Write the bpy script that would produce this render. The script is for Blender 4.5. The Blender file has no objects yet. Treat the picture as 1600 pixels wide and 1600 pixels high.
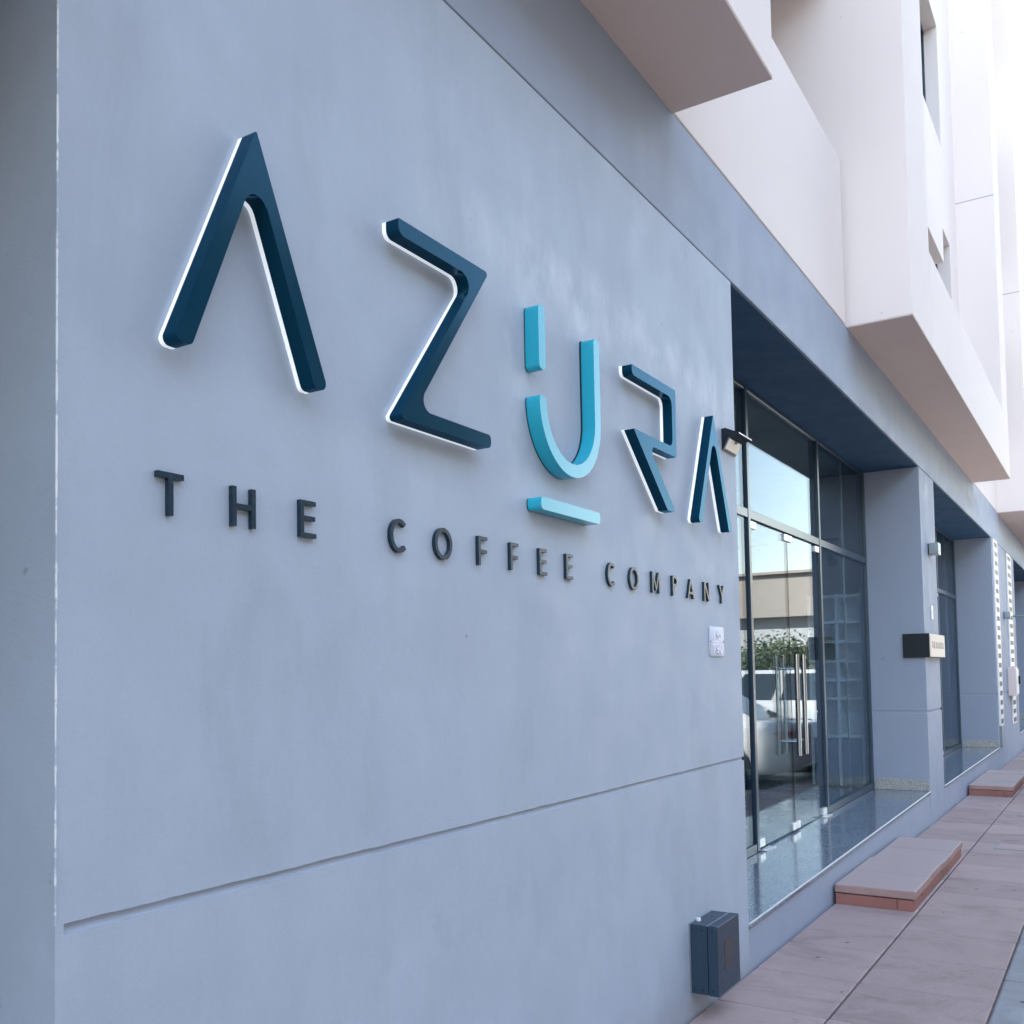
import bpy, bmesh, math, random
from mathutils import Vector, Matrix
random.seed(7)
S = bpy.context.scene
COL = S.collection
rad = math.radians

# ------------------------------------------------------------------ camera
YAW, PITCH, ROLL = 0.989283634, 0.0451523429, -0.0162318391
cy_, sy_, cp_, sp_ = math.cos(YAW), math.sin(YAW), math.cos(PITCH), math.sin(PITCH)
fwd = Vector((sy_*cp_, cy_*cp_, sp_)); rgt = Vector((cy_, -sy_, 0)); upv = rgt.cross(fwd)
r2 = math.cos(ROLL)*rgt + math.sin(ROLL)*upv
u2 = -math.sin(ROLL)*rgt + math.cos(ROLL)*upv
cam = bpy.data.cameras.new('camera'); camo = bpy.data.objects.new('camera', cam); COL.objects.link(camo)
M = Matrix((r2, u2, -fwd)).transposed().to_4x4(); M.translation = Vector((0, -1.6533, 1.55))
camo.matrix_world = M
cam.sensor_width = 36; cam.lens = 1534.55/1600*36
cam.shift_x = (800-739.24)/1600; cam.shift_y = (984.05-800)/1600
cam.clip_start = 0.05; cam.clip_end = 3000
S.camera = camo

# ------------------------------------------------------------------ world, sun, exposure
TO_SUN = Vector((-0.60, 0.038, 0.79)).normalized()
W = bpy.data.worlds.new('World'); S.world = W; W.use_nodes = True
wn = W.node_tree.nodes; wl = W.node_tree.links
sky = wn.new('ShaderNodeTexSky'); sky.sky_type = 'NISHITA'; sky.sun_disc = False
sky.sun_elevation = math.asin(TO_SUN.z); sky.sun_rotation = math.atan2(TO_SUN.x, TO_SUN.y)
sky.air_density = 1.6; sky.dust_density = 0.0; sky.ozone_density = 1.0
hz = wn.new('ShaderNodeHueSaturation'); hz.inputs['Saturation'].default_value = 0.66   # pale, dusty Gulf sky
wl.new(sky.outputs[0], hz.inputs['Color']); wl.new(hz.outputs[0], wn['Background'].inputs[0]); wn['Background'].inputs[1].default_value = 0.15
sun = bpy.data.lights.new('sun', 'SUN'); sun.energy = 4.9; sun.angle = rad(0.5); sun.color = (1, 0.93, 0.83)
suno = bpy.data.objects.new('sun', sun); COL.objects.link(suno)
suno.rotation_euler = (-TO_SUN).to_track_quat('-Z', 'Y').to_euler()
S.view_settings.view_transform = 'Standard'; S.view_settings.look = 'None'
S.view_settings.exposure = 2.12; S.view_settings.gamma = 1.0

# ------------------------------------------------------------------ materials
def mat(name, col, rough=0.6, metal=0.0, spec=0.5):
    m = bpy.data.materials.new(name); m.use_nodes = True
    b = m.node_tree.nodes['Principled BSDF']
    b.inputs['Base Color'].default_value = (*col, 1); b.inputs['Roughness'].default_value = rough
    b.inputs['Metallic'].default_value = metal; b.inputs['Specular IOR Level'].default_value = spec
    return m
def N(m, t): return m.node_tree.nodes.new(t)
def LK(m, a, b): m.node_tree.links.new(a, b)
def coords(m, scale=(1, 1, 1)):
    tc = N(m, 'ShaderNodeTexCoord'); mp = N(m, 'ShaderNodeMapping'); mp.inputs['Scale'].default_value = scale
    LK(m, tc.outputs['Object'], mp.inputs['Vector']); return mp.outputs[0]
def noise(m, vec, scale, detail=4, rough=0.55, dist=0.0):
    n = N(m, 'ShaderNodeTexNoise'); n.inputs['Scale'].default_value = scale; n.inputs['Detail'].default_value = detail
    n.inputs['Roughness'].default_value = rough; n.inputs['Distortion'].default_value = dist
    LK(m, vec, n.inputs['Vector']); return n.outputs['Fac']
def ramp(m, fac, stops):
    r = N(m, 'ShaderNodeValToRGB'); e = r.color_ramp.elements
    while len(e) < len(stops): e.new(0.5)
    for i, (p, c) in enumerate(stops):
        e[i].position = p; e[i].color = (*c, 1) if len(c) == 3 else c
    LK(m, fac, r.inputs[0]); return r.outputs[0]
def g(v): return (v, v, v)
def mixc(m, fac, a, b, mode='MIX'):
    x = N(m, 'ShaderNodeMix'); x.data_type = 'RGBA'; x.blend_type = mode
    for s, v in ((0, fac), (6, a), (7, b)):
        if hasattr(v, 'links') or hasattr(v, 'is_output'): LK(m, v, x.inputs[s])
        elif s == 0: x.inputs[0].default_value = v
        else: x.inputs[s].default_value = (*v, 1)
    return x.outputs[2]
def math_(m, op, a, b=None):
    x = N(m, 'ShaderNodeMath'); x.operation = op
    for i, v in enumerate((a, b)):
        if v is None: continue
        if hasattr(v, 'is_output'): LK(m, v, x.inputs[i])
        else: x.inputs[i].default_value = v
    return x.outputs[0]
def bsdf(m): return m.node_tree.nodes['Principled BSDF']
def bump(m, h, strength=0.2, dist=0.01):
    b = N(m, 'ShaderNodeBump'); b.inputs['Strength'].default_value = strength; b.inputs['Distance'].default_value = dist
    LK(m, h, b.inputs['Height']); LK(m, b.outputs[0], bsdf(m).inputs['Normal'])
def setcol(m, c): LK(m, c, bsdf(m).inputs['Base Color'])

def plaster(name, col, var=0.06, bumps=0.12, rough=0.75, patches=False):
    m = mat(name, col, rough, 0, 0.35)
    v = coords(m)
    big = ramp(m, noise(m, v, 0.9, 5, 0.6), [(0.3, g(1-var)), (0.7, g(1+0*var))])
    fine = ramp(m, noise(m, v, 55, 3, 0.6), [(0.25, g(1-var*0.5)), (0.75, g(1.0))])
    c = mixc(m, 1.0, col, big, 'MULTIPLY'); c = mixc(m, 1.0, c, fine, 'MULTIPLY')
    # faint vertical run marks
    vs = coords(m, (5.0, 5.0, 0.35))
    run = ramp(m, noise(m, vs, 2.2, 6, 0.65), [(0.42, g(1.0)), (0.70, g(1-var*0.3))])
    c = mixc(m, 1.0, c, run, 'MULTIPLY')
    # scattered little dark pits
    pit = ramp(m, noise(m, v, 16, 2, 0.4), [(0.2, g(0.72)), (0.235, g(1.0))])
    c = mixc(m, 1.0, c, pit, 'MULTIPLY')
    h = math_(m, 'ADD', math_(m, 'MULTIPLY', noise(m, v, 150, 3, 0.6), 0.5), noise(m, v, 14, 4, 0.6))
    if patches:
        # cloudy roller work, darker smudges and splash dirt along the foot of the wall
        c = mixc(m, 1.0, c, ramp(m, noise(m, v, 2.6, 6, 0.62, 0.3), [(0.32, g(0.925)), (0.68, g(1.0))]), 'MULTIPLY')
        mpd = N(m, 'ShaderNodeMapping'); mpd.inputs['Rotation'].default_value = (0, rad(24), 0); mpd.inputs['Scale'].default_value = (1.5, 1, 0.6)
        LK(m, v, mpd.inputs['Vector'])
        c = mixc(m, 1.0, c, ramp(m, noise(m, mpd.outputs[0], 2.1, 7, 0.6, 0.5), [(0.54, g(1.0)), (0.74, g(0.90))]), 'MULTIPLY')
        c = mixc(m, ramp(m, noise(m, coords(m, (1.0, 1, 0.55)), 1.5, 8, 0.7), [(0.56, g(0.0)), (0.76, g(0.22))]), c, tuple(min(1, k*1.25) for k in col))
        tz = N(m, 'ShaderNodeTexCoord'); sz = N(m, 'ShaderNodeSeparateXYZ'); LK(m, tz.outputs['Object'], sz.inputs[0])
        low = ramp(m, math_(m, 'ADD', sz.outputs[2], math_(m, 'MULTIPLY', noise(m, v, 7, 7, 0.7), 0.35)), [(0.17, g(0.45)), (0.40, g(0.0))])
        c = mixc(m, low, c, (0.22, 0.22, 0.24))
        # a ragged band of re-plastered, paler trowel work where an earlier sign hung (z about 2.85 to 3.0)
        tc = N(m, 'ShaderNodeTexCoord'); sep = N(m, 'ShaderNodeSeparateXYZ'); LK(m, tc.outputs['Object'], sep.inputs[0])
        warp = math_(m, 'MULTIPLY', math_(m, 'SUBTRACT', noise(m, v, 3.0, 6, 0.65), 0.5), 0.55)
        zz = math_(m, 'ADD', sep.outputs[2], warp)
        d = math_(m, 'ABSOLUTE', math_(m, 'SUBTRACT', zz, 2.95))
        band = ramp(m, d, [(0.05, g(1)), (0.17, g(0))])
        xs_ = math_(m, 'ABSOLUTE', math_(m, 'SUBTRACT', math_(m, 'ADD', sep.outputs[0], math_(m, 'MULTIPLY', warp, 0.3)), 2.84))
        zlim = ramp(m, math_(m, 'MULTIPLY', sep.outputs[2], 0.2), [(0.40, g(0)), (0.46, g(1)), (0.62, g(1)), (0.68, g(0))])
        strip = math_(m, 'MULTIPLY', ramp(m, xs_, [(0.06, g(0.8)), (0.15, g(0))]), zlim)
        band = math_(m, 'MAXIMUM', band, strip)
        xr = N(m, 'ShaderNodeMapRange'); xr.inputs[1].default_value = 2.1; xr.inputs[2].default_value = 2.9
        LK(m, sep.outputs[0], xr.inputs[0])
        tex = ramp(m, noise(m, coords(m, (1, 1, 0.5)), 5.5, 9, 0.68, 0.35), [(0.42, g(0)), (0.64, g(1))])
        f = math_(m, 'MULTIPLY', math_(m, 'MULTIPLY', band, xr.outputs[0]), tex)
        pale = tuple(min(1, k*q) for k, q in zip(col, (1.30, 1.25, 1.16)))
        c = mixc(m, math_(m, 'MULTIPLY', f, 0.75), c, pale)
        h = math_(m, 'ADD', h, math_(m, 'MULTIPLY', f, 0.6))
    setcol(m, c)
    rr = ramp(m, noise(m, v, 4, 4), [(0.3, g(rough-0.12)), (0.7, g(min(1, rough+0.1)))])
    LK(m, rr, bsdf(m).inputs['Roughness'])
    bump(m, h, bumps, 0.004)
    return m

WALL = (0.425, 0.490, 0.595)
m_wall = plaster('grey_wall_paint', WALL, 0.07, 0.30, 0.62, patches=True)
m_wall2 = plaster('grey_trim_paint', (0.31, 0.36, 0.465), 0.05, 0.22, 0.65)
m_soff = plaster('shade_darkened_soffit', (0.028, 0.085, 0.175), 0.05, 0.1, 0.7)  # recess shade deepened through the soffit colour
m_white = plaster('white_facade_paint', (0.79, 0.72, 0.70), 0.025, 0.06, 0.8)
m_bsoff = plaster('shade_tinted_white', (0.66, 0.53, 0.50), 0.05, 0.06, 0.8)  # white paint made darker and warmer to carry the underside shade
m_sjoint = mat('pale_storey_joint', (0.38, 0.37, 0.38), 0.9)
m_joint = mat('joint_shadow_gap', (0.08, 0.085, 0.10), 0.9)
m_bead = mat('chipped_corner_bead', (0.8, 0.82, 0.84), 0.6)
v = coords(m_bead); setcol(m_bead, ramp(m_bead, noise(m_bead, v, 26, 3), [(0.40, WALL), (0.50, (0.78, 0.81, 0.84))]))

def granite(name, base, light, dark, rough):
    m = mat(name, base, rough, 0, 0.5); v = coords(m)
    c = ramp(m, noise(m, v, 160, 2, 0.5), [(0.36, dark), (0.47, base), (0.56, base), (0.66, light)])
    c2 = ramp(m, noise(m, v, 60, 3, 0.6), [(0.42, g(0.75)), (0.6, g(1.05))])
    setcol(m, mixc(m, 1.0, c, c2, 'MULTIPLY'))
    LK(m, ramp(m, noise(m, v, 5, 5, 0.65), [(0.35, g(rough)), (0.75, g(rough+0.14))]), bsdf(m).inputs['Roughness'])
    return m
m_gran = granite('polished_granite', (0.17, 0.215, 0.28), (0.42, 0.47, 0.53), (0.05, 0.065, 0.09), 0.06)
m_granl = granite('pale_granite_skirting', (0.42, 0.42, 0.41), (0.7, 0.7, 0.68), (0.12, 0.13, 0.14), 0.25)
m_nose = mat('granite_edge', (0.46, 0.50, 0.55), 0.3)

def concrete(name, col, var=0.22, rough=0.8, stain=0.4, bscale=0.3):
    m = mat(name, col, rough, 0, 0.3)
    v = coords(m)
    oi = N(m, 'ShaderNodeObjectInfo')
    lo = tuple(k*(1-var) for k in col)
    tone = ramp(m, oi.outputs['Random'], [(0.0, g(0.88)), (1.0, g(1.06))])
    add = N(m, 'ShaderNodeVectorMath'); add.operation = 'ADD'; LK(m, v, add.inputs[0]); LK(m, oi.outputs['Location'], add.inputs[1])
    vv = add.outputs[0]
    c = ramp(m, noise(m, vv, 2.2, 6, 0.65), [(0.3, lo), (0.7, col)])
    c = mixc(m, 1.0, c, tone, 'MULTIPLY')
    mp = N(m, 'ShaderNodeMapping'); mp.inputs['Scale'].default_value = (1.6, 1.0, 1.0); LK(m, vv, mp.inputs['Vector'])
    st = ramp(m, noise(m, mp.outputs[0], 1.7, 7, 0.7, 0.6), [(0.50, g(1.0)), (0.72, g(1-stain))])
    c = mixc(m, 1.0, c, st, 'MULTIPLY')
    fine = ramp(m, noise(m, vv, 190, 2, 0.5), [(0.3, g(0.86)), (0.7, g(1.05))])
    c = mixc(m, 1.0, c, fine, 'MULTIPLY')
    spot = ramp(m, noise(m, vv, 11, 1, 0.3), [(0.19, g(0.35)), (0.21, g(1))])
    c = mixc(m, 1.0, c, spot, 'MULTIPLY')
    setcol(m, c)
    h = math_(m, 'ADD', noise(m, vv, 120, 3), noise(m, vv, 6, 5))
    bump(m, h, bscale, 0.004)
    return m
m_slab = concrete('pink_paving_concrete', (0.375, 0.287, 0.284), 0.18, 0.75, 0.34)
m_red = concrete('red_step_tile', (0.34, 0.15, 0.13), 0.3, 0.6, 0.3)
m_kerb = concrete('grey_kerb_concrete', (0.30, 0.31, 0.335), 0.2, 0.85, 0.3)
m_bed = mat('paving_joint_grout', (0.16, 0.135, 0.135), 0.95)
m_asph = concrete('asphalt', (0.075, 0.075, 0.075), 0.3, 0.85, 0.25, 0.6)
m_earth = concrete('sandy_ground', (0.30, 0.26, 0.21), 0.25, 0.95, 0.3)

def gloss(name, col, rough, metal=0.0, coat=0.0, spec=0.5):
    m = mat(name, col, rough, metal, spec); v = coords(m)
    LK(m, ramp(m, noise(m, v, 30, 4), [(0.3, g(max(0, rough-0.04))), (0.7, g(rough+0.05))]), bsdf(m).inputs['Roughness'])
    bsdf(m).inputs['Coat Weight'].default_value = coat; bsdf(m).inputs['Coat Roughness'].default_value = 0.08
    return m
m_navy = mat('navy_letter_lacquer', (0.0003, 0.031, 0.062), 0.13, 0.0, 0.5)
bsdf(m_navy).inputs['Specular IOR Level'].default_value = 0.0
_mx = N(m_navy, 'ShaderNodeMixShader'); _gl = N(m_navy, 'ShaderNodeBsdfGlossy'); _fr = N(m_navy, 'ShaderNodeFresnel')   # blue-tinted gloss over the navy base
_gl.inputs['Color'].default_value = (0.30, 0.54, 0.74, 1); _gl.inputs['Roughness'].default_value = 0.13; _fr.inputs['IOR'].default_value = 1.45
LK(m_navy, _fr.outputs[0], _mx.inputs[0]); LK(m_navy, bsdf(m_navy).outputs[0], _mx.inputs[1]); LK(m_navy, _gl.outputs[0], _mx.inputs[2])
LK(m_navy, _mx.outputs[0], m_navy.node_tree.nodes['Material Output'].inputs['Surface'])
m_cyan = mat('cyan_letter_lacquer', (0.012, 0.38, 0.52), 0.20, 0.0, 0.6)
m_small = gloss('dark_small_letter_metal', (0.010, 0.030, 0.052), 0.26, 0.0, 0.0, 0.35)
m_led = mat('lit_white_acrylic', (0.9, 0.92, 0.95), 0.4)
bsdf(m_led).inputs['Emission Color'].default_value = (0.86, 0.93, 1, 1); bsdf(m_led).inputs['Emission Strength'].default_value = 0.11
m_frame = mat('blue_grey_aluminium', (0.030, 0.058, 0.090), 0.30, 0.0, 0.5)
m_steel = gloss('brushed_steel', (0.50, 0.54, 0.60), 0.14, 1.0)
m_patch = gloss('satin_steel_fitting', (0.75, 0.76, 0.78), 0.3, 0.6)
m_black = gloss('black_plastic', (0.008, 0.015, 0.023), 0.4, 0, 0, 0.3)
m_box = gloss('dark_blue_grey_metal', (0.016, 0.038, 0.068), 0.42)
m_cream = gloss('cream_sign_face', (0.72, 0.64, 0.55), 0.5)
m_text = mat('engraved_lettering', (0.42, 0.36, 0.30), 0.6)
m_plate = gloss('lilac_number_plate', (0.50, 0.53, 0.68), 0.45)
m_platew = mat('plate_white_lettering', (0.72, 0.74, 0.82), 0.5)
m_lens = mat('lamp_prismatic_lens', (0.85, 0.80, 0.74), 0.35)
m_lampg = gloss('grey_lamp_metal', (0.22, 0.27, 0.30), 0.4, 0.3)
m_wplas = gloss('white_plastic', (0.78, 0.78, 0.80), 0.4)
m_pinkbox = gloss('pale_pink_cabinet', (0.72, 0.60, 0.58), 0.5)
m_intw = plaster('interior_wall_paint', (0.30, 0.30, 0.30), 0.04, 0.05)
m_intf = granite('interior_floor_tile', (0.22, 0.22, 0.22), (0.3, 0.3, 0.3), (0.14, 0.14, 0.14), 0.2)
m_shelf = gloss('white_shelf_laminate', (0.80, 0.81, 0.82), 0.4)
m_wood = gloss('brown_counter', (0.10, 0.07, 0.05), 0.4)

def glass(name, tint, f0=0.05, refl=1.0):
    m = bpy.data.materials.new(name); m.use_nodes = True; nt = m.node_tree; nt.nodes.clear()
    out = nt.nodes.new('ShaderNodeOutputMaterial'); mx = nt.nodes.new('ShaderNodeMixShader')
    tr = nt.nodes.new('ShaderNodeBsdfTransparent'); tr.inputs[0].default_value = (*tint, 1)
    gl = nt.nodes.new('ShaderNodeBsdfGlossy'); gl.inputs['Roughness'].default_value = 0.0; gl.inputs[0].default_value = (0.66, 0.72, 0.80, 1)
    lw = nt.nodes.new('ShaderNodeLayerWeight'); lw.inputs[0].default_value = 0.5
    p = math_(m, 'POWER', lw.outputs['Facing'], 5.0)
    f = math_(m, 'ADD', math_(m, 'MULTIPLY', p, refl*(1-f0)), f0)
    LK(m, f, mx.inputs[0]); LK(m, tr.outputs[0], mx.inputs[1]); LK(m, gl.outputs[0], mx.inputs[2]); LK(m, mx.outputs[0], out.inputs[0])
    return m
m_glass = glass('clear_shop_glass', (0.80, 0.88, 0.91), 0.04, 0.72)
m_carglass = gloss('tinted_car_glass', (0.02, 0.028, 0.032), 0.04, 0.0, 0.6)
m_carw = gloss('white_car_paint', (0.72, 0.72, 0.70), 0.18, 0, 0.8)
m_cars = gloss('pearl_car_paint', (0.78, 0.76, 0.73), 0.2, 0, 0.8)
m_tyre = mat('tyre_rubber', (0.018, 0.018, 0.018), 0.85)
m_rim = gloss('alloy_rim', (0.55, 0.55, 0.56), 0.25, 0.9)
m_red_l = gloss('red_lamp_lens', (0.30, 0.012, 0.012), 0.12, 0, 0.6)
m_beige = plaster('beige_villa_render', (0.60, 0.51, 0.43), 0.08, 0.2)
m_offw = plaster('white_villa_render', (0.74, 0.73, 0.70), 0.05, 0.2)
m_brown = plaster('brown_stone_cladding', (0.25, 0.19, 0.16), 0.15, 0.4)
m_bark = concrete('bark', (0.12, 0.085, 0.06), 0.4, 0.95, 0.3, 0.8)
m_leaf = mat('leaf_green', (0.06, 0.10, 0.03), 0.6)
v = coords(m_leaf); setcol(m_leaf, ramp(m_leaf, noise(m_leaf, v, 1.6, 4), [(0.3, (0.05, 0.08, 0.03)), (0.7, (0.14, 0.17, 0.08))]))

# ------------------------------------------------------------------ helpers
def obj(name, bm, m, parent=None, smooth=False, ang=35):
    me = bpy.data.meshes.new(name); bm.normal_update(); bm.to_mesh(me); bm.free()
    if smooth:
        for p in me.polygons: p.use_smooth = True
        try: me.set_sharp_from_angle(angle=rad(ang))
        except Exception: pass
    if smooth == 'flatcaps':
        for p in me.polygons:
            if len(p.vertices) > 6: p.use_smooth = False
    me.materials.append(m)
    o = bpy.data.objects.new(name, me); COL.objects.link(o)
    if parent: o.parent = parent
    return o
def inst(src, name, parent, loc=(0, 0, 0)):
    o = bpy.data.objects.new(name, src.data); COL.objects.link(o); o.parent = parent; o.location = loc; return o
def tag(o, label, cat, group=None):
    o['label'] = label; o['category'] = cat
    if group: o['group'] = group
    return o
def struct(o): o['kind'] = 'structure'; return o
def thing(name, label, cat, loc=(0, 0, 0), rz=0, group=None):
    o = bpy.data.objects.new(name, None); COL.objects.link(o); o.location = loc; o.rotation_euler = (0, 0, rz)
    o.empty_display_size = 0.1
    return tag(o, label, cat, group)
def add_box(bm, x0, x1, y0, y1, z0, z1, bev=0.0, seg=1):
    b2 = bmesh.new(); bmesh.ops.create_cube(b2, size=1)
    for vv in b2.verts:
        vv.co = Vector(((x0+x1)/2+vv.co.x*(x1-x0), (y0+y1)/2+vv.co.y*(y1-y0), (z0+z1)/2+vv.co.z*(z1-z0)))
    if bev: bmesh.ops.bevel(b2, geom=b2.edges[:], offset=bev, segments=seg, affect='EDGES', profile=0.5)
    me = bpy.data.meshes.new('tmp'); b2.to_mesh(me); b2.free(); bm.from_mesh(me); bpy.data.meshes.remove(me)
    return bm
def box(x0, x1, y0, y1, z0, z1, bev=0.0, seg=1): return add_box(bmesh.new(), x0, x1, y0, y1, z0, z1, bev, seg)
def bxo(name, dims, m, parent=None, bev=0.0, seg=1): return obj(name, box(*dims, bev, seg), m, parent)
def tilt(o, f):
    for vv in o.data.vertices: vv.co.z += f(vv.co.x)
    return o
def round_poly(pts, n=6):
    """pts: (x, z, r) in order; rounds every corner with radius r"""
    out = []; L = len(pts)
    for i in range(L):
        p = Vector(pts[i][:2]); a = Vector(pts[i-1][:2]); b = Vector(pts[(i+1) % L][:2]); r = pts[i][2]
        if r <= 0: out.append(p); continue
        d1 = (a-p).normalized(); d2 = (b-p).normalized(); half = d1.angle(d2)/2
        t = min(r/math.tan(half), 0.49*min((a-p).length, (b-p).length)); r = t*math.tan(half)
        c = p+(d1+d2).normalized()*(r/math.sin(half))
        s = p+d1*t-c; e = p+d2*t-c
        a0 = math.atan2(s.y, s.x); a1 = math.atan2(e.y, e.x); da = (a1-a0+math.pi) % (2*math.pi)-math.pi
        for k in range(n+1):
            q = a0+da*k/n; out.append(c+Vector((math.cos(q), math.sin(q)))*r)
    return out
def prism(polys, y0, y1, bev=0.0, bm=None):
    """polygons in the x-z plane extruded from y1 (back) to y0 (front)"""
    bm = bm or bmesh.new()
    for poly in polys:
        f = [bm.verts.new((p[0], y0, p[1])) for p in poly]; b = [bm.verts.new((p[0], y1, p[1])) for p in poly]
        n = len(poly); ff = bm.faces.new(f); bm.faces.new(b[::-1])
        for i in range(n): bm.faces.new((f[(i+1) % n], f[i], b[i], b[(i+1) % n]))
        if bev:
            bm.edges.ensure_lookup_table()
            es = [e for e in ff.edges]
            bmesh.ops.bevel(bm, geom=es, offset=bev, segments=2, affect='EDGES', profile=0.5)
    bmesh.ops.recalc_face_normals(bm, faces=bm.faces[:])
    return bm
def add_cyl(bm, p0, p1, r0, r1=None, n=12, caps=True):
    r1 = r0 if r1 is None else r1
    p0, p1 = Vector(p0), Vector(p1); d = (p1-p0).normalized()
    a = d.orthogonal().normalized(); b = d.cross(a)
    r = []
    for p, q in ((p0, r0), (p1, r1)):
        r.append([bm.verts.new(p+a*math.cos(2*math.pi*i/n)*q+b*math.sin(2*math.pi*i/n)*q) for i in range(n)])
    for i in range(n): bm.faces.new((r[0][i], r[0][(i+1) % n], r[1][(i+1) % n], r[1][i]))
    if caps: bm.faces.new(r[0][::-1]); bm.faces.new(r[1])
    return bm
def cyl(p0, p1, r0, r1=None, n=12): return add_cyl(bmesh.new(), p0, p1, r0, r1, n)

# ground falls very slightly along the street
def zg(x): return -0.0066*(max(-30, min(80, x))-5.0)

# ------------------------------------------------------------------ ground, road, pavement, kerb
def sheet(y0, y1, z, xs):
    bm = bmesh.new(); prev = None
    for x in xs:
        a = bm.verts.new((x, y0, zg(x)+z)); b = bm.verts.new((x, y1, zg(x)+z))
        if prev: bm.faces.new((prev[0], a, b, prev[1]))
        prev = (a, b)
    return bm
XS = [-900, -30, 0, 5, 10, 20, 40, 80, 900]
struct(obj('ground', sheet(-900, 900, -0.16, XS), m_earth))
struct(obj('road', sheet(-9.5, -1.25, -0.135, XS[1:-1]), m_asph))
struct(obj('parking_ground', sheet(-30, -9.5, -0.14, XS[1:-1]), m_asph))
PAV0, PAV1, P = 5.14-0.6*12, 42.0, 0.6
pave = struct(obj('pavement', sheet(-1.11, 0.0, -0.022, [PAV0, 5, 20, PAV1]), m_bed))
def slab_mesh(w, d, h): return box(0.005, w-0.005, 0, d, -h, 0, 0.005, 1)
rows = [(-0.508, 0.498), (-1.105, 0.586)]
k = 0; x = PAV0; protos = [None, None]
nsl = int((PAV1-PAV0)/P)
for j, (y0, d) in enumerate(rows):
    for i in range(nsl):
        x = PAV0+i*P
        if protos[j] is None:
            o = obj('paving_slab', slab_mesh(P, d, 0.03), m_slab, pave); protos[j] = o
        else: o = inst(protos[j], 'paving_slab', pave)
        o.location = (x, y0, zg(x)+random.uniform(-0.0012, 0.0012)); o.rotation_euler = (random.uniform(-.0012, .0012), 0.0066+random.uniform(-.0012, .0012), 0)
kerb = struct(obj('kerb', sheet(-1.245, -1.115, -0.02, [PAV0, 5, 20, PAV1]), m_bed))
kp = None
for i in range(int((PAV1-PAV0)/0.9)):
    x = PAV0+0.42+i*0.9
    if kp is None: kp = obj('kerb_stone', box(0.003, 0.897, -0.135, 0, -0.14, 0, 0.012, 2), m_kerb, kerb); o = kp
    else: o = inst(kp, 'kerb_stone', kerb)
    o.location = (x, -1.113, zg(x)+random.uniform(-.002, .002)); o.rotation_euler = (0, 0.0066, 0)
# painted line on the road edge of the kerb
struct(obj('painted_kerb_line', sheet(-1.42, -1.32, -0.131, [PAV0, 5, 20, PAV1]), m_wplas))

# ------------------------------------------------------------------ the building
B = thing('shop_building', 'blue-grey and white shop building with recessed glass fronts and projecting upper bays', 'building')
Z_SO, Z_BT, Z_G0, Z_G1 = 3.62, 4.165, 1.079, 1.100
ROOF = 26.0; XL, XR = -18.0, 90.0
BAYS = [(-11.55, -5.70), (-4.76, 1.10), (5.06, 10.90), (11.85, 17.67), (21.60, 27.44), (28.39, 34.2), (38.1, 43.9), (44.9, 50.7)]
WT = 0.55
def sillz(bx): return 0.25
# piers and wall panels between the bays
edges = [XL]+[e for b in BAYS for e in b]+[XR]
for i in range(0, len(edges), 2):
    x0, x1 = edges[i], edges[i+1]
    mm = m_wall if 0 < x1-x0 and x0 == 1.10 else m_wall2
    if x0 == 1.10:
        # sign wall: one plain end slab, then panel and plinth with a hand-cut, uneven half-round groove between them
        xs0 = 1.118; rg = random.Random(3); n = 160
        xj = [xs0+(x1-xs0)*q/n for q in range(n+1)]
        def wob(x, a): return a*(math.sin(x*7.1)+math.sin(x*17.3+1)+.8*math.sin(x*41+2))/2.8
        lip = [(x, Z_G1+wob(x, .0010)+rg.uniform(-.0007, .0007)) for x in xj]
        low = [(x, Z_G0+wob(x+3, .0008)+rg.uniform(-.0005, .0005)) for x in xj]
        bxo('wall_end', (x0, xs0, 0, WT, -0.6, Z_SO-0.009), mm, B)
        up = obj('wall_panel', prism([lip+[(x1, Z_SO-.009), (xs0, Z_SO-.009)]], 0, WT), mm, B)
        pl = obj('wall_plinth', prism([[(xs0, -.6), (x1, -.6)]+low[::-1]], 0, WT), mm, B)
        bm = bmesh.new(); prev = None
        for x in xj:
            ring = []
            for q in range(9):
                a = math.pi*q/8; zc = (Z_G0+Z_G1)/2; rr_ = .0145
                ring.append(bm.verts.new((x, .0015+.011*math.sin(a), zc+rr_*math.cos(a))))
            if prev:
                for q in range(8): bm.faces.new((prev[q], prev[q+1], ring[q+1], ring[q]))
            prev = ring
        obj('groove', bm, mm, pl, True, 80)
    else:
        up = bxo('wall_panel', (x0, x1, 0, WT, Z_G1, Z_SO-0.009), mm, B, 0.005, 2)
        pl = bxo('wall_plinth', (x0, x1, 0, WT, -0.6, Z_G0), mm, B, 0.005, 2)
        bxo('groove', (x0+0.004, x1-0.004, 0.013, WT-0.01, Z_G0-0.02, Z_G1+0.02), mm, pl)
    bxo('groove', (x0+0.004, x1-0.004, 0.022, WT-0.01, Z_SO-0.03, Z_SO+0.01), m_joint, up)
# chipped corner bead
bm = bmesh.new(); zz = Z_G1; prev = None
while zz < Z_SO-0.02:
    w = random.uniform(0.0006, 0.0022)
    ring = [bm.verts.new((1.10+w, -0.0015, zz)), bm.verts.new((1.0985, -0.0015, zz)), bm.verts.new((1.0985, w*0.8, zz)), bm.verts.new((1.10+w*.5, w*.8, zz))]
    if prev:
        for a in range(4): bm.faces.new((prev[a], prev[(a+1) % 4], ring[(a+1) % 4], ring[a]))
    prev = ring; zz += random.uniform(0.008, 0.03)
obj('corner_bead', bm, m_bead, B)
# beam above the shop fronts
bxo('beam', (XL, XR, 0, WT+0.08, Z_SO, Z_BT), m_wall2, B, 0.005, 2)

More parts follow.
